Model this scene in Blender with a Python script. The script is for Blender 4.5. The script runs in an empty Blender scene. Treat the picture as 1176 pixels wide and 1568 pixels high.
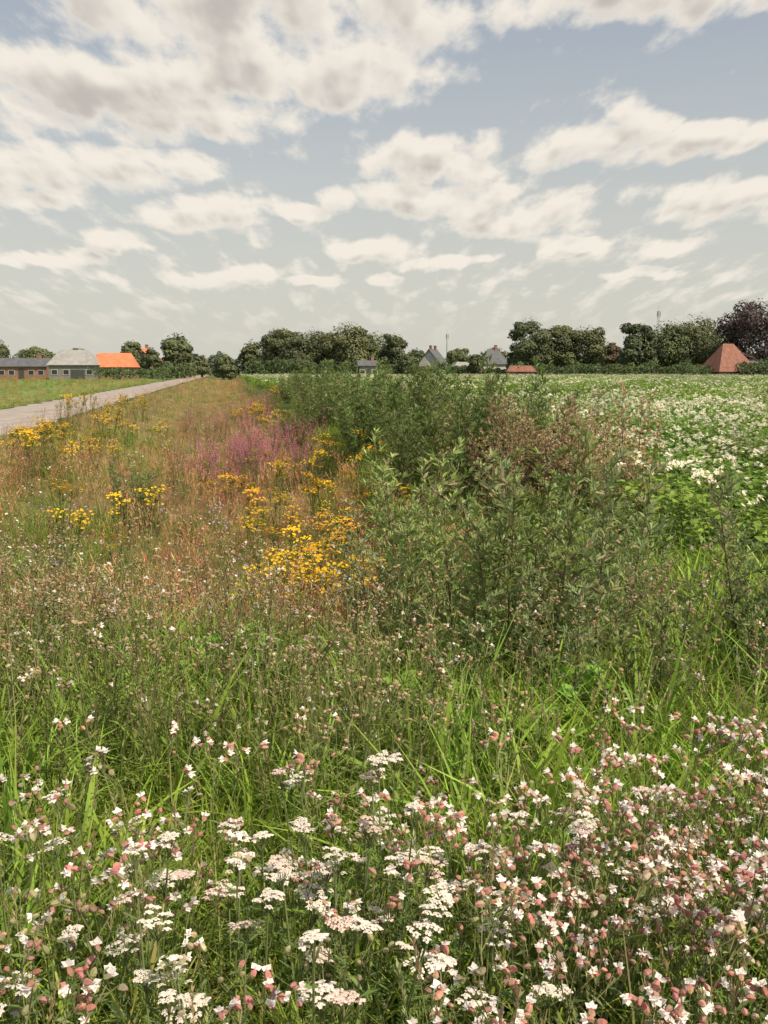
import bpy, math, random
import numpy as np
from mathutils import Vector, Matrix
random.seed(7); rng=np.random.default_rng(7)
R=random.random
def U(a,b): return a+(b-a)*random.random()
scene=bpy.context.scene
scene.view_settings.view_transform='Standard'; scene.view_settings.look='None'; scene.view_settings.exposure=0
SL=0.159   # road / ditch direction: x = o - SL*y
# ------------------------------------------------------------------ terrain
def sstep(a,b,x):
    t=np.clip((x-a)/(b-a),0,1); return t*t*(3-2*t)
def pn(x,y,s,seed):
    r=np.random.default_rng(seed); v=0
    for i in range(6):
        a=r.uniform(0,6.28); f=s*r.uniform(.6,1.9); v=v+np.sin((x*np.cos(a)+y*np.sin(a))*f+r.uniform(0,6.28))
    return v/6
def height(x,y):
    x=np.asarray(x,float); y=np.asarray(y,float)
    o=x+SL*y
    d=np.where(o<0.9, sstep(-5.0,0.4,o), 1-sstep(1.5,3.3,o))
    depth=0.85*sstep(4.6,8.5,y)*(1-0.3*sstep(60,160,y))
    z=-depth*d
    rough=0.05*pn(x,y,1.3,3)*np.where((o>-5.6)&(y>5),1,0)*(1-sstep(60,200,y))
    left=-0.25*sstep(-10.2,-12,o)*(1-sstep(-14,-18,o))
    return z+rough*sstep(-5.6,-4.6,o)+left
# ------------------------------------------------------------------ mesh builder
class MB:
    def __init__(s): s.V=[];s.F=[];s.C=[]
    def add(s,vs,fs,cs):
        n=len(s.V); s.V+= [tuple(v) for v in vs]; s.F+=[tuple(i+n for i in f) for f in fs]
        if isinstance(cs,list): s.C+=cs
        else: s.C+=[cs]*len(vs)
    def mesh(s,name,mat):
        me=bpy.data.meshes.new(name); me.from_pydata(s.V,[],s.F)
        a=me.color_attributes.new('Col','FLOAT_COLOR','POINT')
        c=np.ones((len(s.V),4),np.float32); c[:,:3]=np.array(s.C,np.float32)[:,:3]
        a.data.foreach_set('color',c.ravel()); me.materials.append(mat); me.update(); return me
def cv(c,a=.15,b=None):
    k=1+U(-a,a); return (c[0]*k*(1+U(-a,a)*.5),c[1]*k,c[2]*k*(1+U(-a,a)*.5))
def lerpc(a,b,t): return tuple(a[i]*(1-t)+b[i]*t for i in range(3))
def blade(m,b,az,L,w,lean,c0,c1,n=3,droop=0.25):
    dx,dy=math.cos(az),math.sin(az); tw=U(-.8,.8); sx,sy=-math.sin(az+tw),math.cos(az+tw)
    vs=[];cs=[];fs=[]
    for i in range(n+1):
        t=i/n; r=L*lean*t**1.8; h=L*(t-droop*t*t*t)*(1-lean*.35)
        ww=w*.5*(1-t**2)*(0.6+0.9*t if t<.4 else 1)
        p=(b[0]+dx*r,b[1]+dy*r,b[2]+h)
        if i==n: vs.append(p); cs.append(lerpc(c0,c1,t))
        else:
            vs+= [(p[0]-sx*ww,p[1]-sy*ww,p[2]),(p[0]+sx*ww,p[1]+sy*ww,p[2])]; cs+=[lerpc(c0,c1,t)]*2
    for i in range(n-1): fs.append((2*i,2*i+1,2*i+3,2*i+2))
    fs.append((2*n-2,2*n-1,2*n)); m.add(vs,fs,cs)
def perp(d):
    a=Vector((0,0,1)) if abs(d.z)<.9 else Vector((1,0,0))
    s=d.cross(a).normalized(); return s, s.cross(d).normalized()
def leaf(m,p,d,L,w,c,fold=.25,roll=0,wide=False):
    d=d.normalized(); s,u=perp(d)
    if roll: s,u=s*math.cos(roll)+u*math.sin(roll), u*math.cos(roll)-s*math.sin(roll)
    p=Vector(p); h=w*.5
    if wide:
        a=p+d*L*.3; b=p+d*L*.65
        vs=[p,a-s*h+u*h*fold,b-s*h*.8+u*h*fold*.6,p+d*L-u*L*.12,b+s*h*.8+u*h*fold*.6,a+s*h+u*h*fold,a,b]
        m.add(vs,[(0,6,1),(1,6,7,2),(2,7,3),(0,5,6),(5,4,7,6),(4,3,7)],c)
    else:
        a=p+d*L*.45
        m.add([p,a-s*h+u*h*fold,p+d*L-u*L*.08,a+s*h+u*h*fold],[(0,2,1),(0,3,2)],c)
def tube(m,p0,p1,r0,r1,c,n=3,c1=None):
    p0=Vector(p0);p1=Vector(p1); d=(p1-p0)
    if d.length<1e-6: return
    d.normalize(); s,u=perp(d); vs=[];
    for p,r in((p0,r0),(p1,r1)):
        for i in range(n):
            a=6.2832*i/n; vs.append(p+(s*math.cos(a)+u*math.sin(a))*r)
    m.add(vs,[(i,(i+1)%n,n+(i+1)%n,n+i) for i in range(n)],[c]*n+[(c1 or c)]*n)
def disc(m,p,nrm,r,c,n=5,cc=None,lobed=True,cup=.15):
    nrm=nrm.normalized(); s,u=perp(nrm); p=Vector(p); vs=[p]; cs=[cc or c]; a0=R()*6
    k=n*2 if lobed else n
    for i in range(k):
        a=a0+6.2832*i/k; rr=r*(1 if (i%2==0 or not lobed) else .55)
        vs.append(p+(s*math.cos(a)+u*math.sin(a))*rr+nrm*r*cup); cs.append(c)
    m.add(vs,[(0,1+i,1+(i+1)%k) for i in range(k)],cs)
def blob(m,p,d,L,r,c0,c1,n=5,prof=((.0,.25),(.3,1),(.7,.9),(1,.35))):
    d=d.normalized(); s,u=perp(d); p=Vector(p); vs=[];cs=[]
    for t,k in prof:
        for i in range(n):
            cc=lerpc(c0,c1,min(1,t*(1.25 if i%2 else .8)))
            a=6.2832*i/n; vs.append(p+d*L*t+(s*math.cos(a)+u*math.sin(a))*r*k); cs.append(cc)
    fs=[]
    for j in range(len(prof)-1):
        for i in range(n): fs.append((j*n+i,j*n+(i+1)%n,(j+1)*n+(i+1)%n,(j+1)*n+i))
    fs.append(tuple((len(prof)-1)*n+i for i in range(n))); m.add(vs,fs,cs)
def rdir(zmin=-1,zmax=1):
    z=U(zmin,zmax); a=R()*6.2832; r=math.sqrt(max(0,1-z*z)); return Vector((r*math.cos(a),r*math.sin(a),z))
# ------------------------------------------------------------------ materials
def new_mat(name):
    m=bpy.data.materials.new(name); m.use_nodes=True; nt=m.node_tree; nt.nodes.clear(); return m,nt
def plant_mat(name,trans=.35,rough=.5,var=.28,attr=False):
    m,nt=new_mat(name); N=nt.nodes; L=nt.links
    at=N.new('ShaderNodeAttribute'); at.attribute_name='Col'; hs=N.new('ShaderNodeHueSaturation')
    if attr:
        oi=N.new('ShaderNodeAttribute'); oi.attribute_name='tint'; src=oi.outputs['Fac']
    else:
        oi=N.new('ShaderNodeObjectInfo'); src=oi.outputs['Random']
    mr=N.new('ShaderNodeMapRange'); mr.inputs[3].default_value=1.12-var; mr.inputs[4].default_value=1.12+var
    mh=N.new('ShaderNodeMapRange'); mh.inputs[3].default_value=.475; mh.inputs[4].default_value=.507
    mu=N.new('ShaderNodeMath'); mu.operation='MULTIPLY'; mu.inputs[1].default_value=7.31
    fr=N.new('ShaderNodeMath'); fr.operation='FRACT'
    L.new(src,mr.inputs[0]); L.new(src,mu.inputs[0]); L.new(mu.outputs[0],fr.inputs[0]); L.new(fr.outputs[0],mh.inputs[0])
    L.new(mr.outputs[0],hs.inputs['Value']); L.new(mh.outputs[0],hs.inputs['Hue']); L.new(at.outputs['Color'],hs.inputs['Color'])
    bs=N.new('ShaderNodeBsdfPrincipled'); bs.inputs['Roughness'].default_value=rough; bs.inputs['Specular IOR Level'].default_value=.3
    tr=N.new('ShaderNodeBsdfTranslucent'); mx=N.new('ShaderNodeMixShader'); mx.inputs[0].default_value=trans
    out=N.new('ShaderNodeOutputMaterial')
    L.new(hs.outputs[0],bs.inputs['Base Color']); L.new(hs.outputs[0],tr.inputs['Color'])
    L.new(bs.outputs[0],mx.inputs[1]); L.new(tr.outputs[0],mx.inputs[2]); L.new(mx.outputs[0],out.inputs[0])
    return m
M_PL=plant_mat('plant_leaves'); M_PLR=plant_mat('plant_leaves_meadow',attr=True); M_FL=plant_mat('flower_heads',.25,.7,.08,attr=True); M_TREE=plant_mat('tree_leaves',.15,.7,.12)
def simple_mat(name,col,rough=.8,nscale=4,namt=.3,bump=.0,brick=None,metal=0):
    m,nt=new_mat(name); N=nt.nodes; L=nt.links
    tc=N.new('ShaderNodeTexCoord'); no=N.new('ShaderNodeTexNoise'); no.inputs['Scale'].default_value=nscale; no.inputs['Detail'].default_value=6
    L.new(tc.outputs['Object'],no.inputs['Vector'])
    mr=N.new('ShaderNodeMapRange'); mr.inputs[1].default_value=.25; mr.inputs[2].default_value=.75; mr.inputs[3].default_value=1-namt; mr.inputs[4].default_value=1+namt
    L.new(no.outputs['Fac'],mr.inputs[0])
    vm=N.new('ShaderNodeVectorMath'); vm.operation='SCALE'; L.new(mr.outputs[0],vm.inputs['Scale'])
    if brick:
        br=N.new('ShaderNodeTexBrick'); br.inputs['Color1'].default_value=(*col,1); br.inputs['Color2'].default_value=(*[c*.75 for c in col],1)
        br.inputs['Mortar'].default_value=(*brick,1); br.inputs['Scale'].default_value=2.2; L.new(tc.outputs['Object'],br.inputs['Vector']); L.new(br.outputs['Color'],vm.inputs[0])
    else: vm.inputs[0].default_value=col
    bs=N.new('ShaderNodeBsdfPrincipled'); bs.inputs['Roughness'].default_value=rough; bs.inputs['Metallic'].default_value=metal
    L.new(vm.outputs[0],bs.inputs['Base Color'])
    if bump:
        b=N.new('ShaderNodeBump'); b.inputs['Strength'].default_value=bump; b.inputs['Distance'].default_value=.03; L.new(no.outputs['Fac'],b.inputs['Height']); L.new(b.outputs[0],bs.inputs['Normal'])
    out=N.new('ShaderNodeOutputMaterial'); L.new(bs.outputs[0],out.inputs[0]); return m
def link(ob): scene.collection.objects.link(ob); return ob
# ground
def build_ground():
    oc=np.unique(np.concatenate([np.array([-4000,-2000,-1000,-500,-300,-200,-120,-80,-50,-35,-25]),np.arange(-20,-10,1.),np.array([-9.9,-7.9,-5.85]),np.arange(-5.6,6,.25),np.arange(6,20,2.),np.array([25,40,60,90,130,200,300,500,1000,2000,4000])]))
    yr=np.unique(np.concatenate([np.array([-400,-150,-60,-20,-8]),np.arange(-4,12,.3),np.arange(12,40,.7),np.arange(40,100,3.),np.arange(100,300,15.),np.array([350,450,600,900,1500,2500,4500])]))
    O,Y=np.meshgrid(oc,yr); X=O-SL*Y; Z=height(X,Y)
    V=np.stack([X,Y,Z],-1).reshape(-1,3); nc=len(oc); nr=len(yr)
    F=[(j*nc+i,j*nc+i+1,(j+1)*nc+i+1,(j+1)*nc+i) for j in range(nr-1) for i in range(nc-1)]
    me=bpy.data.meshes.new('ground'); me.from_pydata(V.tolist(),[],F)
    C=np.ones((len(V),4),np.float32); o=O.ravel(); y=Y.ravel()
    c=np.zeros((len(V),3))
    c[:]=(.06,.07,.024)
    sl=(o>-5.6)&(o<2.4)&(y>7); c[sl]=(.18,.14,.055)
    c[(o>=2.4)&(y>7)]=(.06,.09,.025)
    c[(o<-10)]=(.18,.19,.055)
    c[(o<-10)&(y>70)]=(.15,.20,.055)
    c[(y>240)]=(.09,.12,.04)
    C[:,:3]=c
    a=me.color_attributes.new('Col','FLOAT_COLOR','POINT'); a.data.foreach_set('color',C.ravel())
    m,nt=new_mat('ground_soil_and_grass'); N=nt.nodes; L=nt.links
    at=N.new('ShaderNodeAttribute'); at.attribute_name='Col'
    tc=N.new('ShaderNodeTexCoord')
    n1=N.new('ShaderNodeTexNoise'); n1.inputs['Scale'].default_value=.35; n1.inputs['Detail'].default_value=8; n1.inputs['Roughness'].default_value=.7
    L.new(tc.outputs['Object'],n1.inputs['Vector'])
    mr=N.new('ShaderNodeMapRange'); mr.inputs[1].default_value=.3; mr.inputs[2].default_value=.7; mr.inputs[3].default_value=.6; mr.inputs[4].default_value=1.4
    L.new(n1.outputs['Fac'],mr.inputs[0]); vm=N.new('ShaderNodeVectorMath'); vm.operation='SCALE'; L.new(at.outputs['Color'],vm.inputs[0]); L.new(mr.outputs[0],vm.inputs['Scale'])
    bs=N.new('ShaderNodeBsdfPrincipled'); bs.inputs['Roughness'].default_value=.95; bs.inputs['Specular IOR Level'].default_value=.1
    L.new(vm.outputs[0],bs.inputs['Base Color'])
    out=N.new('ShaderNodeOutputMaterial'); L.new(bs.outputs[0],out.inputs[0]); me.materials.append(m)
    me.shade_smooth()
    link(bpy.data.objects.new('ground',me))
build_ground()
def build_road():
    oc=[-9.85,-9.4,-8.8,-7.85,-6.9,-6.3,-5.88]; zc=[0.006,.02,.035,.045,.035,.02,.006]
    yr=list(np.arange(-40,120,1.0))+list(np.arange(120,420,10.))
    V=[];F=[]
    for y in yr:
        for k,(o,z) in enumerate(zip(oc,zc)):
            e=0
            if k in(0,6): e=.16*math.sin(y*1.7+k)+.1*math.sin(y*4.3+k*2)+U(-.06,.06)
            V.append((o+e-SL*y,y,z))
    nc=len(oc)
    for j in range(len(yr)-1):
        for i in range(nc-1): F.append((j*nc+i,j*nc+i+1,(j+1)*nc+i+1,(j+1)*nc+i))
    me=bpy.data.meshes.new('road'); me.from_pydata(V,[],F)
    m,nt=new_mat('worn_asphalt'); N=nt.nodes; L=nt.links
    tc=N.new('ShaderNodeTexCoord'); mp=N.new('ShaderNodeMapping'); mp.inputs['Rotation'].default_value=(0,0,-math.atan(SL)); mp.inputs['Scale'].default_value=(1,.25,1)
    L.new(tc.outputs['Object'],mp.inputs['Vector'])
    n1=N.new('ShaderNodeTexNoise'); n1.inputs['Scale'].default_value=1.4; n1.inputs['Detail'].default_value=9; n1.inputs['Roughness'].default_value=.7; L.new(mp.outputs[0],n1.inputs['Vector'])
    cr=N.new('ShaderNodeValToRGB'); cr.color_ramp.elements[0].position=.3; cr.color_ramp.elements[0].color=(.25,.205,.175,1); cr.color_ramp.elements[1].position=.7; cr.color_ramp.elements[1].color=(.43,.365,.32,1)
    L.new(n1.outputs['Fac'],cr.inputs[0])
    bs=N.new('ShaderNodeBsdfPrincipled'); bs.inputs['Roughness'].default_value=.85; L.new(cr.outputs[0],bs.inputs['Base Color'])
    out=N.new('ShaderNodeOutputMaterial'); L.new(bs.outputs[0],out.inputs[0]); me.materials.append(m)
    link(bpy.data.objects.new('road',me))
build_road()
# ------------------------------------------------------------------ prototypes
PC={}
def proto(kind,builders,mat=None,realize=False):
    col=bpy.data.collections.new(kind+'_source'); 
    for i,f in enumerate(builders):
        m=MB(); f(m); me=m.mesh(kind,mat or (M_PLR if realize else M_PL)); ob=bpy.data.objects.new('%s_%02d'%(kind,i),me); col.objects.link(ob)
    ng=bpy.data.node_groups.new(kind+'_scatter','GeometryNodeTree')
    ng.interface.new_socket('Geometry',in_out='INPUT',socket_type='NodeSocketGeometry'); ng.interface.new_socket('Geometry',in_out='OUTPUT',socket_type='NodeSocketGeometry')
    N=ng.nodes; L=ng.links; gi=N.new('NodeGroupInput'); go=N.new('NodeGroupOutput')
    ip=N.new('GeometryNodeInstanceOnPoints'); ci=N.new('GeometryNodeCollectionInfo'); ci.inputs['Collection'].default_value=col
    ci.inputs['Separate Children'].default_value=True; ci.inputs['Reset Children'].default_value=True
    def na(n,t):
        a=N.new('GeometryNodeInputNamedAttribute'); a.data_type=t; a.inputs['Name'].default_value=n; return a
    ar=na('rot','FLOAT_VECTOR'); asc=na('scl','FLOAT_VECTOR'); ai=na('idx','INT'); e=N.new('FunctionNodeEulerToRotation')
    L.new(gi.outputs[0],ip.inputs['Points']); L.new(ci.outputs[0],ip.inputs['Instance']); ip.inputs['Pick Instance'].default_value=True
    L.new(ai.outputs[0],ip.inputs['Instance Index']); L.new(ar.outputs[0],e.inputs[0]); L.new(e.outputs[0],ip.inputs['Rotation']); L.new(asc.outputs[0],ip.inputs['Scale'])
    if realize:
        ri=N.new('GeometryNodeRealizeInstances'); L.new(ip.outputs[0],ri.inputs[0]); L.new(ri.outputs[0],go.inputs[0])
    else: L.new(ip.outputs[0],go.inputs[0])
    PC[kind]=(ng,len(builders),col)
def scatter(name,kind,x,y,smin=.8,smax=1.2,tilt=.12,sc=None,dz=-.02,rz=None):
    ng,n,_=PC[kind]; N=len(x)
    if N==0: return
    z=height(x,y)+dz; me=bpy.data.meshes.new(name); me.from_pydata(np.stack([x,y,z],-1).tolist(),[],[])
    a=me.attributes.new('rot','FLOAT_VECTOR','POINT'); r=np.stack([rng.normal(0,tilt,N),rng.normal(0,tilt,N),rng.uniform(0,6.2832,N) if rz is None else rz+math.pi*rng.integers(0,2,N)],-1).astype(np.float32); a.data.foreach_set('vector',r.ravel())
    s=rng.uniform(smin,smax,N)
    if sc is not None: s=s*sc
    s3=np.stack([s*rng.uniform(.92,1.08,N),s*rng.uniform(.92,1.08,N),s*rng.uniform(.88,1.12,N)],-1).astype(np.float32)
    a=me.attributes.new('scl','FLOAT_VECTOR','POINT'); a.data.foreach_set('vector',s3.ravel())
    a=me.attributes.new('idx','INT','POINT'); a.data.foreach_set('value',rng.integers(0,n,N).astype(np.int32))
    a=me.attributes.new('tint','FLOAT','POINT'); a.data.foreach_set('value',rng.uniform(0,1,N).astype(np.float32))
    ob=link(bpy.data.objects.new(name,me)); md=ob.modifiers.new('scatter','NODES'); md.node_group=ng; return ob
def pts(n,y0,y1,k=0,cond=None,xl=None,xr=None):
    u=rng.uniform(0,1,n)
    if abs(k+1)<1e-6: y=y0*(y1/y0)**u
    else: y=(y0**(k+1)+u*(y1**(k+1)-y0**(k+1)))**(1/(k+1))
    w=.45*y+.9; x=rng.uniform(-1,1,n)*w
    if cond is not None:
        o=x+SL*y; c=cond(x,y,o); x=x[c]; y=y[c]
    return x,y
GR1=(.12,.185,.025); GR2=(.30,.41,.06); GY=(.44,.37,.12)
def tuft(nb,Lm,w,sp,c0,c1,dry=.12,lean=.45,n=3):
    def f(m):
        for i in range(nb):
            a=R()*6.28; r=sp*math.sqrt(R()); L=Lm*U(.55,1.15); k=c1 if R()>dry else GY
            blade(m,(r*math.cos(a),r*math.sin(a),0),a+U(-1,1),L,w*U(.6,1.2),lean*U(.2,1.6),cv(c0),cv(k),n,U(.1,.5))
    return f
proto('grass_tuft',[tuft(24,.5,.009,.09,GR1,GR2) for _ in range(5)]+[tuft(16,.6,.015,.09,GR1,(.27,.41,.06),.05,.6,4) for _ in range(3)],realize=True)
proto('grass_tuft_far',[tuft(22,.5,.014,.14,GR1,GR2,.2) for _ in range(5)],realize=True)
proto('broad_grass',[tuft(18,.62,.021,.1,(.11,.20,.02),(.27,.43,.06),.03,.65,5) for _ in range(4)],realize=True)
def panicle(ns,H,cst,chd,green=10):
    def f(m):
        for i in range(ns):
            a=R()*6.28; r=.16*math.sqrt(R()); b=Vector((r*math.cos(a),r*math.sin(a),0)); h=H*U(.65,1.15)
            t=b+Vector((U(-.16,.16),U(-.16,.16),h)); mid=(b+t)/2+Vector((U(-.02,.02),U(-.02,.02),0)); c=cv(cst)
            s=Vector((U(-1,1),U(-1,1),0)).normalized()*.002
            m.add([b-s,b+s,mid+s,mid-s,t],[(0,1,2,3),(3,2,4)],c)
            d=(t-mid).normalized()
            for j in range(6):
                q=mid+(t-mid)*U(.5,1.0); dd=(rdir(.1,.9)+d*.8).normalized(); leaf(m,q,dd,h*U(.06,.13),.008,cv(chd),0)
        for i in range(green):
            a=R()*6.28; blade(m,(.12*math.cos(a),.12*math.sin(a),0),a,H*U(.3,.6),.008,U(.2,.7),cv(GR1),cv((.26,.28,.08)),2)
    return f
RS=(.44,.28,.12); RH=(.60,.31,.15)
proto('bent_grass',[panicle(14,.62,RS,RH,11) for _ in range(3)]+[panicle(14,.68,(.42,.33,.14),(.60,.43,.21),11) for _ in range(2)]+[panicle(12,.6,(.34,.17,.10),(.46,.18,.13),13) for _ in range(2)],realize=True)
def timothy(m):
    for i in range(5):
        a=R()*6.28; b=Vector((.05*math.cos(a),.05*math.sin(a),0)); h=U(.5,.72); t=b+Vector((U(-.14,.14),U(-.14,.14),h)); c=cv((.28,.30,.11)); tube(m,b,t,.0016,.0011,c)
        d=(t-b).normalized(); hd=cv(random.choice([(.40,.32,.18),(.34,.36,.16),(.42,.30,.19)]))
        for j in range(16):
            q=t-d*U(0,.075); leaf(m,q,(rdir(0,.6)*.55+d).normalized(),U(.014,.024),.005,cv(hd),.1)
    for i in range(8):
        a=R()*6.28; blade(m,(0,0,0),a,U(.25,.45),.008,U(.3,.8),cv(GR1),cv(GR2),3)
proto('seeding_grass',[timothy]*4,realize=True)
def campion(white,calc,calc2,nst=6,H=.62,leafc=(.16,.23,.08),fs=1.0):
    def f(m):
        for i in range(nst):
            a=R()*6.28; b=Vector((.05*math.cos(a),.05*math.sin(a),0)); h=H*U(.75,1.15)
            t=b+Vector((math.cos(a)*U(.02,.22),math.sin(a)*U(.02,.22),h*.72)); sc=cv((.24,.25,.10))
            mid=(b+t)/2+Vector((U(-.02,.02),U(-.02,.02),0))
            tube(m,b,mid,.0025,.0022,sc); tube(m,mid,t,.0022,.0018,sc)
            for k in range(6):
                q=b+(t-b)*(k+.6)/6.5; a2=R()*6.28
                for s in(0,3.14): leaf(m,q,Vector((math.cos(a2+s),math.sin(a2+s),.7)),U(.035,.06),.013,cv(leafc))
            def br(p,d,l,lev):
                q=p+d*l; tube(m,p,q,.0015,.0011,sc)
                if lev==0 or R()<.15:
                    n=(d*.4+rdir(-.5,.5)).normalized(); L=U(.013,.019)*fs; cc=cv(calc,.25)
                    blob(m,q,n,L,L*.34,cc,cv(calc2,.25))
                    if R()<white:
                        e=q+n*L; s,u=perp(n)
                        for z in range(5):
                            aa=z*1.2566+R()*.4; dd=(s*math.cos(aa)+u*math.sin(aa)+n*.8)
                            leaf(m,e,dd,.0125*fs,.0115*fs,(.86,.80,.74),.1)
                    return
                leaf(m,q,rdir(0,.8),.02,.006,cv(leafc))
                for z in range(2): br(q,(d+rdir(-.1,.9)*.8).normalized(),l*U(.65,.9),lev-1)
            br(t,(t-mid).normalized(),h*.12,3 if R()<.5 else 2)
    return f
proto('campion',[campion(.5,(.44,.33,.20),(.52,.22,.19),5,fs=1.2) for _ in range(4)]+[campion(.6,(.40,.42,.20),(.50,.34,.26),4,fs=1.2) for _ in range(2)],realize=True)
proto('seed_campion',[campion(.10,(.40,.30,.16),(.46,.31,.20),7,.72,(.18,.22,.07)) for _ in range(3)]+[campion(.14,(.36,.37,.14),(.48,.37,.22),7,.66,(.18,.24,.07)) for _ in range(3)],realize=True)
def bladder(m):
    for i in range(3):
        a=R()*6.28; b=Vector((0,0,0)); t=Vector((math.cos(a)*U(.03,.15),math.sin(a)*U(.03,.15),U(.5,.62))); sc=cv((.16,.2,.07)); tube(m,b,t,.002,.0016,sc)
        for k in range(5):
            q=b+(t-b)*(k+.6)/5.5
            for s in(0,3.14): leaf(m,q,Vector((math.cos(a+s+k),math.sin(a+s+k),.6)),.06,.014,cv((.15,.24,.06)))
        for k in range(2):
            q=t+rdir(0,.8)*.045; tube(m,t,q,.0014,.0012,sc); blob(m,q,rdir(.1,.9),.022,.0075,cv((.34,.38,.16)),cv((.42,.36,.2)),8,((0,.3),(.2,.85),(.5,1),(.8,.7),(1,.25)))
proto('bladder_campion',[bladder]*4)
def yarrow(m):
    for i in range(random.choice((1,2,2,3))):
        a=R()*6.28; b=Vector((.03*math.cos(a),.03*math.sin(a),0)); H=U(.42,.60); t=b+Vector((math.cos(a)*U(.03,.13),math.sin(a)*U(.03,.13),H)); sc=cv((.19,.23,.09)); tube(m,b,t,.0028,.0022,sc,4)
        for k in range(12):
            q=b+(t-b)*(k+.5)/13; a2=R()*6.28; d=Vector((math.cos(a2),math.sin(a2),.8)).normalized(); l=U(.05,.09)
            tube(m,q,q+d*l,.0008,.0006,sc); s,u=perp(d)
            for j in range(7):
                for sg in(-1,1): leaf(m,q+d*l*(j+1)/8,(s*sg+d*.6),.012,.003,cv((.14,.22,.06)))
        Rr=U(.016,.038); ncl=max(6,int(Rr/.036*18)); cc=(.83,.75,.69) if R()<.7 else (.74,.57,.52)
        tl=Vector((U(-.3,.3),U(-.4,.2),0))
        for k in range(ncl):
            a3=k*2.4+U(-.3,.3); rr=Rr*math.sqrt((k+.5)/ncl)*U(.85,1.25); hx,hy=rr*math.cos(a3),rr*math.sin(a3); q=t+Vector((hx,hy,.024-rr*rr*6+U(-.006,.006)+hx*tl.x+hy*tl.y)); tube(m,t-Vector((0,0,.02)),q-Vector((0,0,.003)),.001,.0008,sc)
            for j in range(8):
                a4=j*2.4; r4=.0076*math.sqrt((j+.4)/8); n=Vector((r4*math.cos(a4)*60+U(-.2,.2),r4*math.sin(a4)*60+U(-.2,.2),1))
                disc(m,q+Vector((r4*math.cos(a4),r4*math.sin(a4),.003-r4*r4*40)),n,U(.0026,.0037),cv(cc,.10),5,(.60,.53,.40),False,.2)
proto('yarrow',[yarrow]*12,M_FL,realize=True)
def mugstem(m,b,H,lc,lean,nb=34,ll=.055,lw=.012,z0=.12):
    sc=(.18,.12,.075); P=[Vector(b)]; a=R()*6.28
    for i in range(5): P.append(P[-1]+Vector((lean.x*H/5+U(-.02,.02),lean.y*H/5+U(-.02,.02),H/5)))
    for i in range(5): tube(m,P[i],P[i+1],.007*(1-i/6),.007*(1-(i+1)/6),cv(sc),4)
    for k in range(nb):
        t=z0+(.98-z0)*(k/nb); q0=P[min(4,int(t*5))].lerp(P[min(5,int(t*5)+1)],t*5-int(t*5)); a+=2.4+U(-.3,.3)
        d=Vector((math.cos(a),math.sin(a),U(.5,1.1))).normalized(); l=H*U(.10,.24)*(1.05-t*.75)
        q1=q0+d*l; tube(m,q0,q1,.0025,.001,cv(sc))
        nl=max(4,int(l/.026))
        for j in range(nl):
            q=q0+d*l*(j+.7)/nl; c=cv(lc,.25)
            if R()<.12: c=cv((.40,.36,.20))
            for z in range(3): leaf(m,q,(d*.7+rdir(-.2,.9)).normalized(),ll*U(.6,1.15),lw*U(.7,1.2),c,.2,U(-1,1))
        for z in range(4): leaf(m,q1,(d+rdir(0,1)*.6),ll*.7,lw*.9,cv((lc[0]*1.35,lc[1]*1.3,lc[2]*1.35)),.2)
def mug(ns,H,lc,sp,**kw):
    def f(m):
        for i in range(ns):
            a=R()*6.28; r=sp*math.sqrt(R()); mugstem(m,(r*math.cos(a),r*math.sin(a),0),H*U(.66,1.1),lc,Vector((math.cos(a)*.25,math.sin(a)*.25))*r/sp,**kw)
    return f
MG=(.21,.295,.09)
proto('mugwort',[mug(5,1.42,MG,.27,nb=27,ll=.068,lw=.016) for _ in range(2)]+[mug(4,1.4,(.25,.31,.14),.27,nb=26,ll=.068,lw=.016)]+[mug(3,1.4,(.22,.30,.11),.2,nb=27,ll=.066,lw=.016) for _ in range(2)])
proto('willow_scrub',[mug(7,1.75,(.155,.22,.065),.5,nb=22,ll=.11,lw=.022) for _ in range(4)])
proto('wayside_dock',[mug(7,1.0,(.50,.40,.22),.3,nb=22,ll=.03,lw=.016) for _ in range(2)])
def broad(m):
    for i in range(14):
        a=R()*6.28; l=U(.12,.34); d=Vector((math.cos(a)*U(.4,1),math.sin(a)*U(.4,1),U(.8,1.4))).normalized(); q=d*l; tube(m,(0,0,0),q,.003,.002,cv((.12,.18,.05)))
        for z in range(5): leaf(m,q*U(.7,1),(Vector((d.x,d.y,U(-.1,.4))).normalized()+rdir(-.3,.5)),U(.055,.09),U(.038,.055),cv((.20,.36,.05)),.25,0,True)
proto('broadleaf_weed',[broad]*3)
def ragwort(m):
    for i in range(4):
        a=R()*6.28; t=Vector((math.cos(a)*U(.03,.22),math.sin(a)*U(.03,.22),U(.6,.9))); tube(m,(0,0,0),t,.004,.003,(.12,.15,.05))
        for k in range(12): leaf(m,t*(k+1)/13,rdir(0,.9),U(.05,.09),.022,cv((.14,.21,.05)))
        for k in range(16):
            q=t+Vector((U(-.09,.09),U(-.09,.09),U(-.02,.05))); tube(m,t-Vector((0,0,.08)),q,.0015,.001,(.14,.18,.05)); disc(m,q,Vector((U(-.5,.5),U(-.8,.2),1)),U(.015,.021),cv((.90,.62,.02),.1),7,(.72,.42,.01))
proto('ragwort',[ragwort]*4)
def loose(m):
    for i in range(8):
        a=R()*6.28; H=U(.6,1.15); t=Vector((math.cos(a)*U(.05,.3),math.sin(a)*U(.05,.3),H)); tube(m,(0,0,0),t,.004,.002,(.2,.13,.07))
        for k in range(16): leaf(m,t*(k+1)/17*.7,rdir(-.1,.7),U(.05,.08),.014,cv((.17,.22,.06)))
        for k in range(36):
            q=t*U(.66,1.0); d=rdir(-.2,.7); leaf(m,q,d,.026,.018,cv((.70,.28,.37),.2),.1)
proto('purple_loosestrife',[loose]*4)
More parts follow.
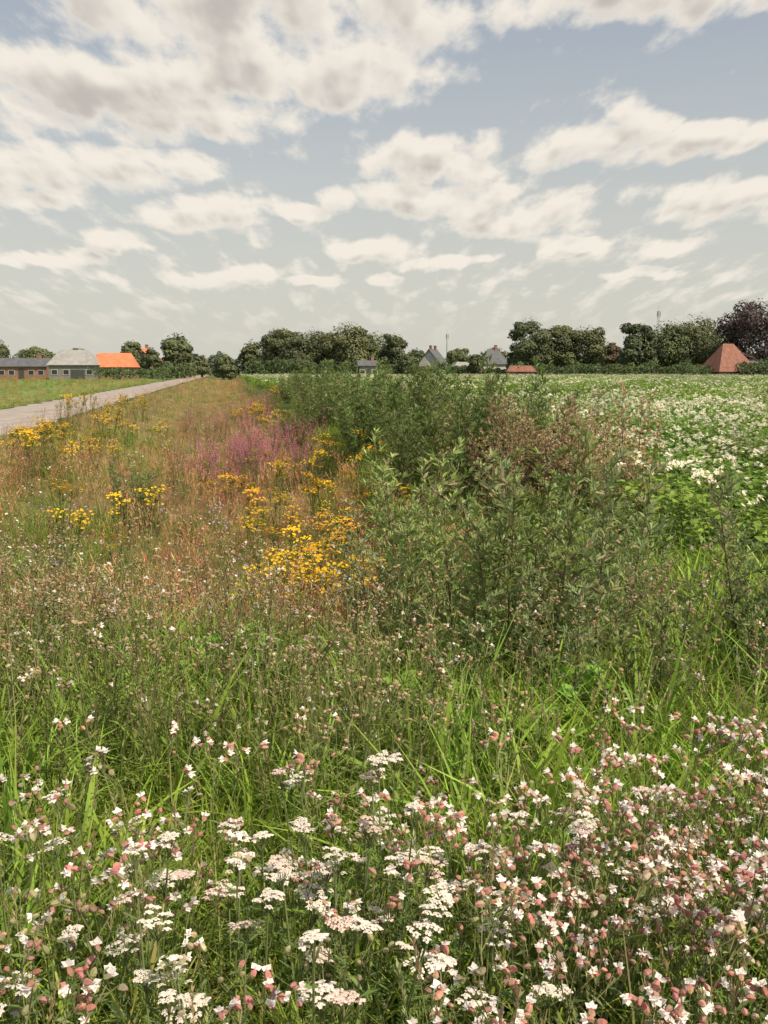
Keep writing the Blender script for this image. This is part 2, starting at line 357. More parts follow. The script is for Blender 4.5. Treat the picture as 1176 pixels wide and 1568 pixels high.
def wild(col,sz,nf=5,H=.5):
    def f(m):
        for i in range(nf):
            a=R()*6.28; t=Vector((math.cos(a)*U(.03,.2),math.sin(a)*U(.03,.2),H*U(.8,1.2))); tube(m,(0,0,0),t,.002,.0015,(.15,.17,.07)); disc(m,t,Vector((U(-.5,.5),U(-.7,.2),.8)),sz*U(.7,1.2),cv(col,.1),6)
            for k in range(5): leaf(m,t*(k+1)/6,rdir(0,.9),.05,.012,cv((.17,.22,.06)))
    return f
proto('wildflower',[wild((.78,.72,.66),.013,5),wild((.78,.72,.66),.015,4),wild((.40,.25,.46),.017,6),wild((.54,.28,.34),.015,6)],M_FL,realize=True)
def potato_at(m,ox,oy,n,ll,nfl,fs,s=1.0):
    for i in range(n):
        th=R()*6.28; z=math.sqrt(R()); r=.42*s*math.sqrt(1-z*z*.75)*U(.75,1.0); q=Vector((ox+r*math.cos(th),oy+r*math.sin(th),(.12+.5*z*U(.85,1.05))*s))
        d=Vector((math.cos(th+U(-.8,.8)),math.sin(th+U(-.8,.8)),U(-.5,.5)))
        leaf(m,q,d,ll*U(.7,1.2),ll*.68,cv((.17,.28,.045),.25),.3,U(-.4,.4),ll<.12)
    for i in range(5): a=i*1.26; tube(m,(ox,oy,0),(ox+.25*math.cos(a),oy+.25*math.sin(a),.5),.006,.004,(.1,.15,.05))
    for i in range(nfl):
        a=R()*6.28; r=U(0,.3); t=Vector((ox+r*math.cos(a),oy+r*math.sin(a),U(.66,.78)*s)); tube(m,(ox+r*.8*math.cos(a),oy+r*.8*math.sin(a),.4),t,.003,.002,(.12,.17,.06))
        for k in range(5): disc(m,t+rdir(-.3,1)*.035,Vector((U(-.8,.8),U(-1,.4),.9)),fs*U(.8,1.15),(.84,.82,.75),5,(.7,.6,.2),True,.3)
def prow(m):
    for k in range(6): potato_at(m,U(-.05,.05),(k-2.5)*.42+U(-.08,.08),105,.09,random.choice((2,4,6,7)),.023,U(.86,1.26))
def pblock(m):
    for i in range(5):
        for k in range(5): potato_at(m,(i-2)*.75+U(-.06,.06),(k-2)*.8+U(-.2,.2),55,.17,random.choice((0,0,1,2,5)),.028,U(.88,1.32))
proto('potato_row',[prow]*5); proto('potato_block',[pblock]*5)
# ------------------------------------------------------------------ scatter layout
x,y=pts(5000,1.05,8.0,0.2,lambda x,y,o:(o>-5.7)&((y>1.7)|(rng.uniform(0,1,len(x))<.55)))
scatter('meadow_grass','grass_tuft',x,y,.62,1.15,.2,sc=np.where(y<1.8,.85,1)*(1+.22*pn(x,y,2.2,77)))
x,y=pts(2100,1.7,6.6,0.4,lambda x,y,o:((x>-.1+.08*y)|(rng.uniform(0,1,len(x))<.5))&(o>-5)&(rng.uniform(0,1,len(x))<.65+.8*pn(x,y,1.6,14)))
scatter('lush_grass','broad_grass',x,y,.72,1.22,.24,sc=np.where(y<2.3,.85,1))
x,y=pts(240,1.4,7.0,0,lambda x,y,o:(o>-5)); scatter('seeding_grass_stems','seeding_grass',x,y,.75,1.1,.12)
x,y=pts(430,1.25,2.8,.5,lambda x,y,o:(rng.uniform(0,1,len(x))<np.clip((.15+.85*sstep(-.05,.3,x/y))*(.35+.65*sstep(1.3,1.75,y)),0,1)))
scatter('campion_flowers','campion',x,y,.8,1.06,.14)
x,y=pts(40,1.2,2.1,0,lambda x,y,o:(x<.2)); scatter('bladder_campion_seedheads','bladder_campion',x,y,.85,1.02,.1)
yx=np.array([(-.13,2.7),(.02,2.75),(-.33,2.45),(-.28,2.3),(-.2,2.35),(.0,2.3),(.14,2.35),(.2,2.25),(.08,2.15),(-.36,2.15),(-.44,2.0),(-.25,1.98),(-.1,1.95),(.27,2.2),(.36,2.1),(.45,2.25),(-.6,2.3),(-.68,1.95),(-.82,2.15),(.05,1.9),(.2,1.95),(-.15,1.8),(-.48,1.8),(.64,2.4),(-.32,1.85),(-.02,2.05),(-.7,1.65),(-.78,2.5),(.85,2.5)])
yx=np.concatenate([yx,yx[:18]+rng.normal(0,.09,(18,2))]); scatter('yarrow_flowers','yarrow',yx[:,0],yx[:,1],.92,1.15,.12)
x,y=pts(340,3.0,5.8,.7,lambda x,y,o:(rng.uniform(0,1,len(x))<np.where(x/y<.02,.9*sstep(2.9,3.6,y)+.1,.2))&(o>-5))
scatter('campion_seedheads','seed_campion',x,y,.85,1.12,.12)
# ditch slopes
ON=lambda o:(o>-5.75)&(o<3.6)
x,y=pts(4800,5.5,30,-.4,lambda x,y,o:ON(o)&(pn(x,y,.6,5)>-.4)); scatter('verge_grass','grass_tuft',x,y,.6,1.08,.15,sc=np.where(x+SL*y<-4.8,.6,1))
x,y=pts(5400,22,200,-.75,lambda x,y,o:ON(o)&(pn(x,y,.6,5)>-.4)); scatter('far_verge_grass','grass_tuft_far',x,y,.65,1.1,.15,sc=(1+.6*sstep(30,120,y))*np.where(x+SL*y<-4.8,.6,1))
inb=lambda x,y,o:ON(o)&(o>-5.2)&np.where(y<9.5,x<.05,o<2.5)&(rng.uniform(0,1,len(x))<.36+.6*pn(x,y,.5,9)+.5*sstep(-2,.6,o))
x,y=pts(10500,5.6,200,-.7,inb); scatter('ditch_bent_grass','bent_grass',x,y,.7,1.1,.12,sc=1+.7*sstep(30,120,y))
x,y=pts(2000,5.5,90,-.6,lambda x,y,o:ON(o)&(o<.5)); scatter('verge_wildflowers','wildflower',x,y,.9,1.3,.1)
def patch(cs,n,sx,sy):
    P=[]
    for (cx,cy) in cs: P.append(np.stack([rng.normal(cx,sx,n),rng.normal(cy,sy,n)],-1))
    P=np.concatenate(P); return P[:,0],P[:,1]
def oc(o,y): return (o-SL*y,y)
x,y=patch([oc(.8,8.8),oc(1.0,10.0),oc(1.6,13),oc(1.9,16),oc(1.6,14.5),oc(2.2,19),oc(.6,8.0),oc(-1.4,11),oc(1.4,11.5),oc(-2.4,20),oc(.2,16),oc(.3,9),oc(1.0,18),oc(.6,12)],5,.36,.8); x2,y2=patch([oc(-3.4,17.5),oc(-3.3,18.5),oc(.8,44),oc(1.5,48),oc(-4.5,30),oc(-3.6,38),oc(2,55),oc(-3,26),oc(2,36)],10,.4,1.3); scatter('ragwort_flowers','ragwort',np.concatenate([x,x2]),np.concatenate([y,y2]),.8,1.2,.1)
x,y=patch([oc(.6,20),oc(.9,23),oc(1.1,26),oc(1.4,30),oc(.3,25),oc(.3,21.5)],16,.6,1.6); x2,y2=patch([oc(1.9,50),oc(1.9,60),oc(-.6,40),oc(1.2,38)],16,.9,3); scatter('purple_loosestrife_patch','purple_loosestrife',np.concatenate([x,x2]),np.concatenate([y,y2]),.7,1.15,.12)
# right bank scrub
x,y=patch([oc(3.5,14.5),oc(3.5,16.5),oc(3.3,19),oc(3.5,22),oc(3.5,26),oc(3.6,31)],6,.4,1.2); x2,y2=patch([oc(3.6,37),oc(4,46),oc(4,56),oc(4.2,66)],6,.6,3); scatter('willow_scrub_row','willow_scrub',np.concatenate([x,x2]),np.concatenate([y,y2]),.7,1.1,.08)
x,y=patch([oc(3.9,12),oc(3.9,13.3),oc(3.7,10.8)],6,.3,.5); scatter('dried_dock_patch','wayside_dock',x,y,1.05,1.4,.1)
x,y=pts(1200,7,45,-.3,lambda x,y,o:(o>2.2)&(o<4.6)); scatter('bank_grass','broad_grass',x,y,.8,1.25,.2)
# foreground mugworts (individual plants)
mc=[o.data for o in PC['mugwort'][2].objects]
mp=[(.22,5.1,.93,0),(.62,4.95,.98,1),(1.02,5.05,1.02,2),(.45,5.7,1.0,1),(.88,5.8,1.03,0),(1.42,5.15,.95,3),(.12,6.2,.95,2),(1.78,5.0,.9,3),(2.2,5.3,.93,2),(.45,6.8,1.05,1),(.0,5.6,.7,2),(2.6,5.5,.9,4),(1.3,4.55,.7,3),(1.85,4.5,.72,4),(1.75,5.9,.9,3),(.85,7.6,1.05,0),(2.3,4.7,.75,4),(1.3,6.3,.98,4),(.75,6.6,1.0,0),(2.4,6.2,.85,4),(.35,8.3,1.0,1),(.42,4.5,.62,3),(.85,4.45,.66,2),(-3.6,14.5,.85,0),(-3.2,14.2,.7,1),(-3.9,14.9,.65,2),(-2.75,7.4,.72,0),(-2.4,7.0,.6,2),(-2.95,8.0,.6,3)]
for i,(a,b,s,k) in enumerate(mp):
    ob=link(bpy.data.objects.new('mugwort_bush' if i==0 else 'mugwort_bush.%03d'%i,mc[k])); ob.location=(a,b,float(height(a,b))-.02); ob.scale=(s,s,s); ob.rotation_euler=(0,0,i*2.1)
x,y=patch([(.3,4.15),(.5,4.05),(-.75,4.8),(-.6,5.0),(.75,4.15),(.15,4.4)],5,.11,.10); scatter('broadleaf_weeds','broadleaf_weed',x,y,.95,1.35,.1)
# potato field rows
rot=math.atan(SL)
def grid(ostep,ystep,o0,o1,y0,y1,sp):
    X=[];Y=[]
    for oo in np.arange(o0,o1,ostep):
        ys=np.arange(y0,y1,ystep)+rng.uniform(-sp,sp); xs=oo-SL*ys
        k=(xs<.43*ys+4)&(xs>-.45*ys-3); X.append(xs[k]);Y.append(ys[k])
    return np.concatenate(X),np.concatenate(Y)
X,Y=grid(.76,2.5,4.1,40,8.6,38,.6); k=(Y<37); k2=((X>2.0)|(Y>9.2))
scatter('potato_field','potato_row',X[k&k2],Y[k&k2],.98,1.1,.015,rz=rot)
X,Y=grid(3.7,4.0,5.7,160,39.6,246,.0); scatter('potato_field.001','potato_block',X,Y,1.0,1.12,.01,rz=rot)
# field left of road
x,y=pts(6000,18,190,-.2,lambda x,y,o:(o<-10)); scatter('pasture_grass','grass_tuft_far',x,y,.5,.8,.15,sc=1+.8*sstep(40,150,y))
x,y=pts(2800,18,150,-.2,lambda x,y,o:(o<-10)&(pn(x,y,.15,21)>-.25)); scatter('pasture_dry_grass','bent_grass',x,y,.6,.9,.12,sc=1+.8*sstep(40,150,y))
x,y=pts(1500,40,170,0,lambda x,y,o:(o<-11)&(pn(x,y,.12,31)>.2)); scatter('pasture_ragwort','ragwort',x,y,.5,.8,.1)
# ------------------------------------------------------------------ trees
def make_tree(name,x,y,H,W,col,seed,trunk=.22,leaf_s=.33,n=8000,lobes=20,base=.18,obj=True,bark=(.10,.08,.06)):
    r=np.random.default_rng(seed)
    cz0=H*base; ch=H-cz0
    L=[]
    for i in range(lobes):
        t=r.uniform(.12,.9); a=r.uniform(0,6.28); env=math.sqrt(max(.05,1-((t-.45)/.62)**2)); rad=W*.5*env*r.uniform(.35,.8)
        sr=W*.5*r.uniform(.25,.45)*(1 if t<.75 else .75)
        L.append((rad*math.cos(a),rad*math.sin(a),min(cz0+ch*t,H-sr*.75),sr,sr*r.uniform(.6,.85)))
    L.append((0,0,cz0+ch*.5,W*.36,ch*.44))
    L=np.array(L); w=L[:,3]**2; idx=r.choice(len(L),n,p=w/w.sum())
    d=r.normal(0,1,(n,3)); d/=np.linalg.norm(d,axis=1)[:,None]; rr=np.clip(r.normal(.92,.13,n),.3,1.18)[:,None]
    s=np.stack([L[idx,3],L[idx,3],L[idx,4]],-1); c=L[idx,:3]+d*s*rr
    nrm=d+r.normal(0,.35,(n,3)); nrm[:,2]+=.25; nrm/=np.linalg.norm(nrm,axis=1)[:,None]
    t1=np.cross(nrm,r.normal(0,1,(n,3))); t1/=np.linalg.norm(t1,axis=1)[:,None]; t2=np.cross(nrm,t1)
    sz=(leaf_s*r.uniform(.5,1.3,n))[:,None]
    V=np.stack([c-t1*sz,c-t2*sz*.6,c+t1*sz,c+t2*sz*.6],1).reshape(-1,3)
    F=np.arange(4*n).reshape(-1,4).tolist()
    lc=r.uniform(.75,1.25,len(L))[idx]*r.uniform(.8,1.2,n)
    C=np.repeat(np.array(col)[None,:]*lc[:,None],4,axis=0)
    m=MB(); m.V=V.tolist(); m.F=[tuple(f) for f in F]; m.C=[tuple(q) for q in C]
    rnd=random.Random(seed)
    P=[Vector((0,0,-.3)),Vector((rnd.uniform(-.2,.2),rnd.uniform(-.2,.2),H*.25)),Vector((rnd.uniform(-.4,.4),rnd.uniform(-.4,.4),H*.55)),Vector((0,0,H*.8))]
    rs=[trunk*1.5,trunk,trunk*.6,trunk*.15]
    for i in range(3): tube(m,P[i],P[i+1],rs[i],rs[i+1],bark,7)
    for q in L[:10]:
        b=P[1].lerp(P[2],rnd.random()); tube(m,b,Vector(q[:3]),trunk*.4,trunk*.08,bark,5)
    me=m.mesh(name,M_TREE); ob=link(bpy.data.objects.new(name,me)); ob.location=(x,y,float(height(x,y))); ob.rotation_euler=(0,0,seed); return ob
G=(.115,.135,.06); D=(.09,.11,.052); GL=(.14,.155,.07)
def T(name,px,top,Y,wpx,col,seed,**k):
    return make_tree(name,(px-588)/1524*Y,Y,1.7+(568-top)/1524*Y,wpx/1524*Y,col,seed,**k)
trees=[('oak_tree',275,510,230,54,G,1),('ash_tree',205,522,240,42,G,2),('ash_tree',236,532,225,32,D,3),('poplar_tree',388,522,260,40,G,4),
('oak_tree',432,503,250,76,G,5),('lime_tree',478,504,255,70,G,6),('oak_tree',530,493,250,76,GL,7),('lime_tree',575,508,262,60,G,8),('ash_tree',602,511,255,46,D,9),('ash_tree',455,516,245,70,D,10),('ash_tree',505,510,265,60,D,11),
('oak_tree',808,488,245,66,D,12),('oak_tree',850,499,252,66,G,13),('lime_tree',893,499,250,62,G,14),('ash_tree',930,524,262,34,(.12,.10,.055),15),
('oak_tree',972,495,240,64,D,16),('lime_tree',1016,490,246,76,G,17),('oak_tree',1062,482,250,92,G,18),('copper_beech_tree',1155,459,235,116,(.085,.062,.055),19),
('oak_tree',6,520,240,40,G,20),('ash_tree',62,532,330,58,GL,21),('ash_tree',1100,503,275,56,D,22),('ash_tree',125,534,330,46,G,26),
('ash_tree',700,534,300,46,G,23),('ash_tree',758,532,300,42,G,24),('ash_tree',635,534,290,44,G,25),('ash_tree',728,543,250,26,D,31),('ash_tree',785,538,250,30,D,32),('hazel_tree',622,544,246,24,D,34),
('copper_beech_tree',1215,480,250,80,(.085,.065,.055),27),('oak_tree',1262,490,240,80,G,28),('oak_tree',-45,505,240,66,G,29),('hazel_tree',345,538,255,34,G,35),('hazel_tree',312,543,270,26,GL,36)]
cnt={}
for t in trees:
    n=t[0]; c=cnt.get(n,0); cnt[n]=c+1
    T(n if c==0 else '%s.%03d'%(n,c),*t[1:],base=.06,n=15000 if 'copper' in n else (9500 if t[4]>44 else 5000))
def mass(name,segs,col,seed,ls=.5,lo=.3):
    r=np.random.default_rng(seed); Vs=[];Cs=[]
    for (px0,px1,top,Y,n) in segs:
        px=r.uniform(px0,px1,n); prof=(.65+.25*pn(px/10,px*0,1.1,seed)+.3*pn(px/4,px*0,1.3,seed+3))
        prof=np.clip(prof,lo,1.1); Ht=(1.7+(568-top)/1524*Y)*prof
        z=Ht*np.sqrt(r.uniform(0,1,n)); yy=Y+r.normal(0,2.2,n); xx=(px-588)/1524*Y
        c=np.stack([xx,yy,z],-1); nr=r.normal(0,1,(n,3)); nr[:,1]-=.8; nr[:,2]+=.5; nr/=np.linalg.norm(nr,axis=1)[:,None]; t1=np.cross(nr,r.normal(0,1,(n,3))); t1/=np.linalg.norm(t1,axis=1)[:,None]; t2=np.cross(nr,t1)
        s=(ls*Y/250*r.uniform(.5,1.3,n))[:,None]; Vs.append(np.stack([c-t1*s,c-t2*s*.6,c+t1*s,c+t2*s*.6],1).reshape(-1,3))
        k=(.85+.3*pn(px/6,z,1.3,seed+1))*r.uniform(.75,1.25,n); Cs.append(np.repeat(np.array(col)[None,:]*k[:,None],4,axis=0))
    V=np.concatenate(Vs); C=np.concatenate(Cs); m=MB(); m.V=V.tolist(); m.F=[tuple(f) for f in np.arange(len(V)).reshape(-1,4).tolist()]; m.C=[tuple(q) for q in C]
    link(bpy.data.objects.new(name,m.mesh(name,M_TREE)))
mass('distant_tree_line',[(-200,1400,536,520,18000),(280,400,534,380,3000),(-100,110,541,420,3000)],(.16,.19,.14),41)  # distance haze painted into the leaf colour as a paler grey-green
mass('farm_hedge',[(380,548,543,236,5000),(575,640,548,250,2000),(630,800,556,256,4500),(780,1072,548,232,7000),(1125,1300,548,209,5000),(150,262,557,192,1500),(255,300,545,222,1500),(-60,12,545,225,2000),(1040,1080,556,209,1000)],(.095,.13,.045),42,.32)
# ------------------------------------------------------------------ buildings
MW=simple_mat('red_brick',(.34,.16,.10),.9,3,.2,0,(.3,.27,.24)); MDK=simple_mat('dark_brick',(.18,.10,.08),.9,3,.2,0,(.2,.18,.16))
MWH=simple_mat('white_render',(.60,.57,.51),.8); MGW=simple_mat('grey_render',(.20,.19,.175),.8)
MOR=simple_mat('orange_tiles',(.60,.19,.085),.75,1.2,.25,.3); MRB=simple_mat('old_red_tiles',(.24,.10,.065),.8,1.5,.35,.3); MGR=simple_mat('grey_roof',(.30,.285,.27),.8,1,.2); MSL=simple_mat('slate_roof',(.11,.11,.12),.7,1,.3)
MGL=simple_mat('window_glass',(.03,.035,.04),.15,1,.1); MFR=simple_mat('painted_frame',(.4,.4,.38),.6,3,.05); MDO=simple_mat('dark_door',(.06,.065,.06),.5)
def box(parent,name,c,s,mat):
    x,y,z=c;a,b,d=s[0]/2,s[1]/2,s[2]/2
    me=bpy.data.meshes.new(name); me.from_pydata([(x+i*a,y+j*b,z+k*d) for i in(-1,1) for j in(-1,1) for k in(-1,1)],[],[(0,1,3,2),(4,6,7,5),(0,4,5,1),(2,3,7,6),(0,2,6,4),(1,5,7,3)])
    me.materials.append(mat); o=link(bpy.data.objects.new(name,me)); o.parent=parent; return o
def building(name,x,y,L,W,hw,hr,rot,wm,rm,hip=0,nwin=4,chim=1,big=False):
    e=link(bpy.data.objects.new(name,None)); e.location=(x,y,0); e.rotation_euler=(0,0,rot)
    l,w=L/2,W/2
    V=[(-l,-w,-.3),(l,-w,-.3),(l,w,-.3),(-l,w,-.3),(-l,-w,hw),(l,-w,hw),(l,w,hw),(-l,w,hw)]
    F=[(0,1,5,4),(1,2,6,5),(2,3,7,6),(3,0,4,7)]
    if hip==0: V+=[(-l,0,hw+hr),(l,0,hw+hr)]; F=[(0,1,5,4),(1,2,6,9,5),(2,3,7,6),(3,0,4,8,7)]
    me=bpy.data.meshes.new('walls'); me.from_pydata(V,[],F); me.materials.append(wm); o=link(bpy.data.objects.new('walls',me)); o.parent=e
    ov=.4; k=hr/w; zl=hw-ov*k+.06; th=.14
    if hip==0:
        V=[];F=[]
        for s in(-1,1):
            n=len(V); V+=[(-l-ov,s*(w+ov),zl),(l+ov,s*(w+ov),zl),(l+ov,0,hw+hr+.06),(-l-ov,0,hw+hr+.06)]; V+=[(a,b,c+th) for a,b,c in V[n:n+4]]
            F+=[tuple(n+i for i in f) for f in((0,1,2,3),(4,5,6,7),(0,1,5,4),(1,2,6,5),(2,3,7,6),(3,0,4,7))]
    else:
        V=[(-l-ov,-w-ov,hw+.02),(l+ov,-w-ov,hw+.02),(l+ov,w+ov,hw+.02),(-l-ov,w+ov,hw+.02),(-l+hip,0,hw+hr),(l-hip,0,hw+hr)]
        F=[(0,1,5,4),(1,2,5),(2,3,4,5),(3,0,4),(3,2,1,0)]
    me=bpy.data.meshes.new('roof'); me.from_pydata(V,[],F); me.materials.append(rm); o=link(bpy.data.objects.new('roof',me)); o.parent=e
    for sy in(-1,1):
        for i in range(nwin):
            xx=-l+L*(i+.5)/nwin
            if i==nwin//2: box(e,'door',(xx,sy*(w+.03),min(1.05,hw*.45)),(1.1 if not big else 2.6,.06,min(2.1,hw*.85) if not big else min(1.7,hw*.85)),MDO); continue
            box(e,'window_frame_%d'%i,(xx,sy*(w+.03),hw*.52),(1.25,.06,min(1.1,hw*.6)),MFR); box(e,'window_%d'%i,(xx,sy*(w+.065),hw*.52),(1.0,.02,min(.85,hw*.45)),MGL)
    for sx in(-1,1): box(e,'gable_window',(sx*(l+.04),0,hw*.55),(.06,1.4,hw*.3),MGL); box(e,'gable_window_lintel',(sx*(l+.05),0,hw*.72),(.08,1.6,.12),MFR)
    for i in range(chim):
        xx=(l*.6 if hip==0 else (l-hip)*.6)*(1 if i==0 else -1); box(e,'chimney',(xx,0,hw+hr+.3),(.7,.6,1.4),MW); box(e,'chimney_cap',(xx,0,hw+hr+1.05),(.82,.72,.1),MGR)
    return e
def B(name,px,Y,*a,**k): return building(name,(px-588)/1524*Y,Y,*a,**k)
B('brick_barn',45,205,9.5,7,2.6,1.5,.1,MW,MSL,0,5,1)
B('grey_barn',120,200,8.8,7,2.8,3.0,.12,MGW,MGR,1.6,4,0,big=True)
B('orange_roof_house',181,205,8.2,7,2.4,2.9,.1,MW,MOR,.8,4,0)
B('brick_house',226,250,5,6,4.5,2.6,1.4,MDK,MOR,0,3,1)
B('farmhouse',562,240,4.5,5,2.9,1.1,.2,MW,MSL,0,3,1)
B('white_gable_house',662,266,6.2,5.6,3.8,3.4,1.2,MWH,MSL,0,4,2)
B('slate_house',752,268,7.6,6.5,3.4,4.0,.1,MWH,MSL,2.4,4,1)
B('red_roof_shed',795,228,6,4,1.5,1.4,0,MW,MRB,.6,3,0)
B('white_bungalow',706,262,4.6,5,2.8,1.2,.2,MWH,MGR,1.0,3,0)
B('tiled_farm_barn',1108,214,9.0,7.4,1.5,5.9,.3,MW,MRB,3.2,5,0,big=True)
B('brick_stable',1150,216,5.5,5,2.4,1.4,.1,MWH,MSL,.8,4,0)
B('red_gable_house',938,270,6,6,4.5,3.6,1.5,MW,MRB,0,3,1)
# masts
def mast(name,px,Y,ztop,w,mat):
    x=(px-588)/1524*Y; m=MB(); c=(.45,.45,.45)
    cs=[(w*math.cos(a),w*math.sin(a)) for a in(.5,2.6,4.7)]
    nz=int(ztop/1.5)
    for (a,b) in cs: tube(m,(a,b,0),(a*.5,b*.5,ztop),.08,.06,c,4)
    for i in range(nz):
        z0=ztop*i/nz; z1=ztop*(i+1)/nz
        for j in range(3):
            A=cs[j];Bb=cs[(j+1)%3]; f0=1-.5*z0/ztop; f1=1-.5*z1/ztop; tube(m,(A[0]*f0,A[1]*f0,z0),(Bb[0]*f1,Bb[1]*f1,z1),.035,.035,c,3)
    tube(m,(0,0,ztop),(0,0,ztop+2.5),.05,.03,c,4)
    for a in(0,2.1,4.2): tube(m,(.7*math.cos(a),.7*math.sin(a),ztop-2.2),(.7*math.cos(a),.7*math.sin(a),ztop),.14,.14,(.6,.6,.6),6); tube(m,(0,0,ztop-1.1),(.7*math.cos(a),.7*math.sin(a),ztop-1.1),.04,.04,c,3)
    me=m.mesh(name,mat); ob=link(bpy.data.objects.new(name,me)); ob.location=(x,Y,0)
MM=simple_mat('galvanised_steel',(.35,.35,.35),.5,2,.1,metal=.4)
mast('telecom_mast',1001,400,25,.8,MM); mast('radio_mast',683,480,19,.22,MM)
# ------------------------------------------------------------------ sky
w=bpy.data.worlds.new('World'); scene.world=w; w.use_nodes=True; nt=w.node_tree; nt.nodes.clear()
SUN_EL=math.radians(52); SUN_AZ=math.radians(128)
def mth(nt,op,a,b=None,c=None,clamp=False):
    n=nt.nodes.new('ShaderNodeMath'); n.operation=op; n.use_clamp=clamp
    for i,v in enumerate((a,b,c)):
        if v is None: continue
        if isinstance(v,(int,float)): n.inputs[i].default_value=v
        else: nt.links.new(v,n.inputs[i])
    return n.outputs[0]
def vmt(nt,op,*a,out=0):
    n=nt.nodes.new('ShaderNodeVectorMath'); n.operation=op
    for i,v in enumerate(a):
        if isinstance(v,tuple): n.inputs[i].default_value=v
        else: nt.links.new(v,n.inputs[i])
    return n.outputs[out]
def comb(nt,a,b,z=0):
    c=nt.nodes.new('ShaderNodeCombineXYZ')
    for i,v in enumerate((a,b,z)):
        if isinstance(v,(int,float)): c.inputs[i].default_value=v
        else: nt.links.new(v,c.inputs[i])
    return c.outputs[0]
def noise(nt,v,s,det,ro,dist=0):
    n=nt.nodes.new('ShaderNodeTexNoise'); n.inputs['Scale'].default_value=s; n.inputs['Roughness'].default_value=ro; n.inputs['Distortion'].default_value=dist; nt.links.new(v,n.inputs['Vector'])
    if isinstance(det,(int,float)): n.inputs['Detail'].default_value=det
    else: nt.links.new(det,n.inputs['Detail'])
    return n.outputs['Fac']
def mrange(nt,v,a,b,c=0,d=1,typ='SMOOTHSTEP'):
    n=nt.nodes.new('ShaderNodeMapRange'); n.interpolation_type=typ; nt.links.new(v,n.inputs[0])
    for i,k in enumerate((a,b,c,d)): n.inputs[i+1].default_value=k
    return n.outputs[0]
CL=[(-9.5,18.4,9,1.7),(-1.2,17.6,5,2.0),(-5.5,15.7,7,1.3),(-17,14.2,5,1.4),(-11,13.4,5.5,.9),(-17,10.5,6.5,.8),(-11,10.9,2,.7),(-20,9.0,3.5,.5),
    (14.5,19.2,8,1.0),(3.2,11.4,3.2,1.0),(12,11.7,5.2,.75),(13.8,12.6,2,.7),(17.5,12.1,2.5,.5),(19,8.9,4.6,.8),(2.2,9.4,4.8,.6),(8,8.2,3.4,.8),
    (-10,8.4,3,.5),(-5,8.9,2.2,.35),(-14.3,7.1,2.2,.45),(-8.3,5.2,2.4,.35),(-.4,6.8,2.6,.45),(-4,5.0,2,.18),(3.4,6.0,2,.3),(9.8,6.8,2.4,.4),(15,6.6,1.8,.4),(-18.5,6.0,3,.3),(0,5.3,1.4,.25),(14.5,5.4,2,.2)]
def density_group():
    g=bpy.data.node_groups.new('cloud_density','ShaderNodeTree')
    g.interface.new_socket('p',in_out='INPUT',socket_type='NodeSocketVector'); g.interface.new_socket('detail',in_out='INPUT',socket_type='NodeSocketFloat'); g.interface.new_socket('d',in_out='OUTPUT',socket_type='NodeSocketFloat')
    gi=g.nodes.new('NodeGroupInput'); go=g.nodes.new('NodeGroupOutput'); p=gi.outputs[0]
    s=g.nodes.new('ShaderNodeSeparateXYZ'); g.links.new(p,s.inputs[0]); az,el=s.outputs[0],s.outputs[1]
    lel=mth(g,'LOGARITHM',mth(g,'ADD',mth(g,'MAXIMUM',el,0),5),2.71828)
    azp=mth(g,'DIVIDE',az,mth(g,'ADD',mth(g,'MULTIPLY',el,.055),.45))
    v=comb(g,azp,mth(g,'MULTIPLY',lel,18),0)
    n1=noise(g,v,.42,gi.outputs[1],.55,.0)
    n2=noise(g,v,.15,3,.5)
    off=comb(g,mth(g,'MULTIPLY_ADD',n2,4.0,-2.0),mth(g,'MULTIPLY_ADD',n2,2.4,-1.2),0)
    q=vmt(g,'ADD',p,off); mn=None
    for (a,e,ww,hh) in CL:
        ix,iy=1/(ww*1.15),1/(hh*1.55)
        t=vmt(g,'MULTIPLY_ADD',q,(ix,iy,0),(-a*ix,-e*iy,0)); dd=vmt(g,'DOT_PRODUCT',t,t,out=1)
        mn=dd if mn is None else mth(g,'MINIMUM',mn,dd)
    fl=mrange(g,el,4,13,1.24,1.7)
    mx=mth(g,'SUBTRACT',1,mth(g,'MINIMUM',mn,fl))
    d=mth(g,'ADD',mth(g,'MULTIPLY',mx,.66),mth(g,'MULTIPLY_ADD',n1,3.3,-1.65)); g.links.new(d,go.inputs[0]); return g
tc=nt.nodes.new('ShaderNodeTexCoord')
nv=vmt(nt,'NORMALIZE',tc.outputs['Generated'])
sp=nt.nodes.new('ShaderNodeSeparateXYZ'); nt.links.new(nv,sp.inputs[0])
az=mth(nt,'MULTIPLY',mth(nt,'ARCTAN2',sp.outputs[0],sp.outputs[1]),57.2958); el=mth(nt,'MULTIPLY',mth(nt,'ARCSINE',sp.outputs[2]),57.2958)
P0=comb(nt,az,el,0); dg=density_group()
def dens(v,det):
    n=nt.nodes.new('ShaderNodeGroup'); n.node_tree=dg; nt.links.new(v,n.inputs[0]); n.inputs[1].default_value=det; return n.outputs[0]
d0=dens(P0,8); d1=dens(vmt(nt,'ADD',P0,(.3,.8,0)),2.5)
mask=mth(nt,'MULTIPLY',mrange(nt,d0,-.28,.45),mrange(nt,el,.5,6,.0,.95))
shade=mth(nt,'MULTIPLY',mrange(nt,d1,-.05,1.2),mrange(nt,d0,-.1,.8))
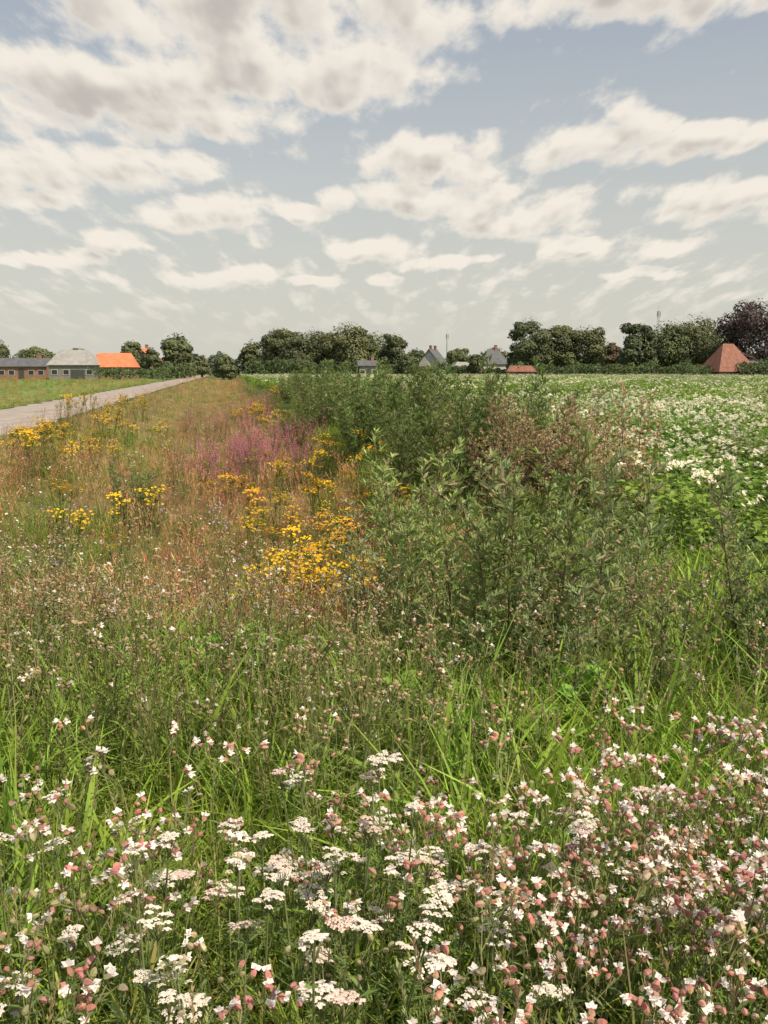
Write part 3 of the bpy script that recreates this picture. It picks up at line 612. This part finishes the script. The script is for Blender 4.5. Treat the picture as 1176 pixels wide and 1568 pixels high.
mixc=nt.nodes.new('ShaderNodeMix'); mixc.data_type='RGBA'; nt.links.new(shade,mixc.inputs[0]); mixc.inputs[6].default_value=(.92,.85,.75,1); mixc.inputs[7].default_value=(.54,.50,.46,1)
sk=nt.nodes.new('ShaderNodeTexSky'); sk.sky_type='NISHITA'; sk.sun_disc=False; sk.sun_elevation=SUN_EL; sk.sun_rotation=SUN_AZ; sk.air_density=1.0; sk.dust_density=2.0; sk.ozone_density=1.0
b1=nt.nodes.new('ShaderNodeBackground'); b1.inputs[1].default_value=.12; nt.links.new(sk.outputs[0],b1.inputs[0])
b2=nt.nodes.new('ShaderNodeBackground'); b2.inputs[0].default_value=(.67,.65,.57,1); b2.inputs[1].default_value=1
ms=nt.nodes.new('ShaderNodeMixShader'); nt.links.new(mrange(nt,el,-1,24,.90,.32),ms.inputs[0]); nt.links.new(b1.outputs[0],ms.inputs[1]); nt.links.new(b2.outputs[0],ms.inputs[2])
b3=nt.nodes.new('ShaderNodeBackground'); nt.links.new(mixc.outputs[2],b3.inputs[0])
m2=nt.nodes.new('ShaderNodeMixShader'); nt.links.new(mask,m2.inputs[0]); nt.links.new(ms.outputs[0],m2.inputs[1]); nt.links.new(b3.outputs[0],m2.inputs[2])
wo=nt.nodes.new('ShaderNodeOutputWorld'); nt.links.new(m2.outputs[0],wo.inputs[0])
# sun
sd=bpy.data.lights.new('sun','SUN'); sd.energy=5.0; sd.angle=math.radians(.5); sd.color=(1,.90,.70); so=link(bpy.data.objects.new('sun',sd))
v=Vector((math.sin(SUN_AZ)*math.cos(SUN_EL),math.cos(SUN_AZ)*math.cos(SUN_EL),math.sin(SUN_EL))); so.rotation_euler=v.to_track_quat('Z','Y').to_euler()
# camera
cd=bpy.data.cameras.new('camera'); cd.sensor_fit='VERTICAL'; cd.sensor_height=36; cd.lens=35; cd.clip_end=10000; cd.clip_start=.05
co=link(bpy.data.objects.new('camera',cd)); co.location=(0,0,1.7); co.rotation_euler=(math.radians(90-8.07),0,0); scene.camera=co
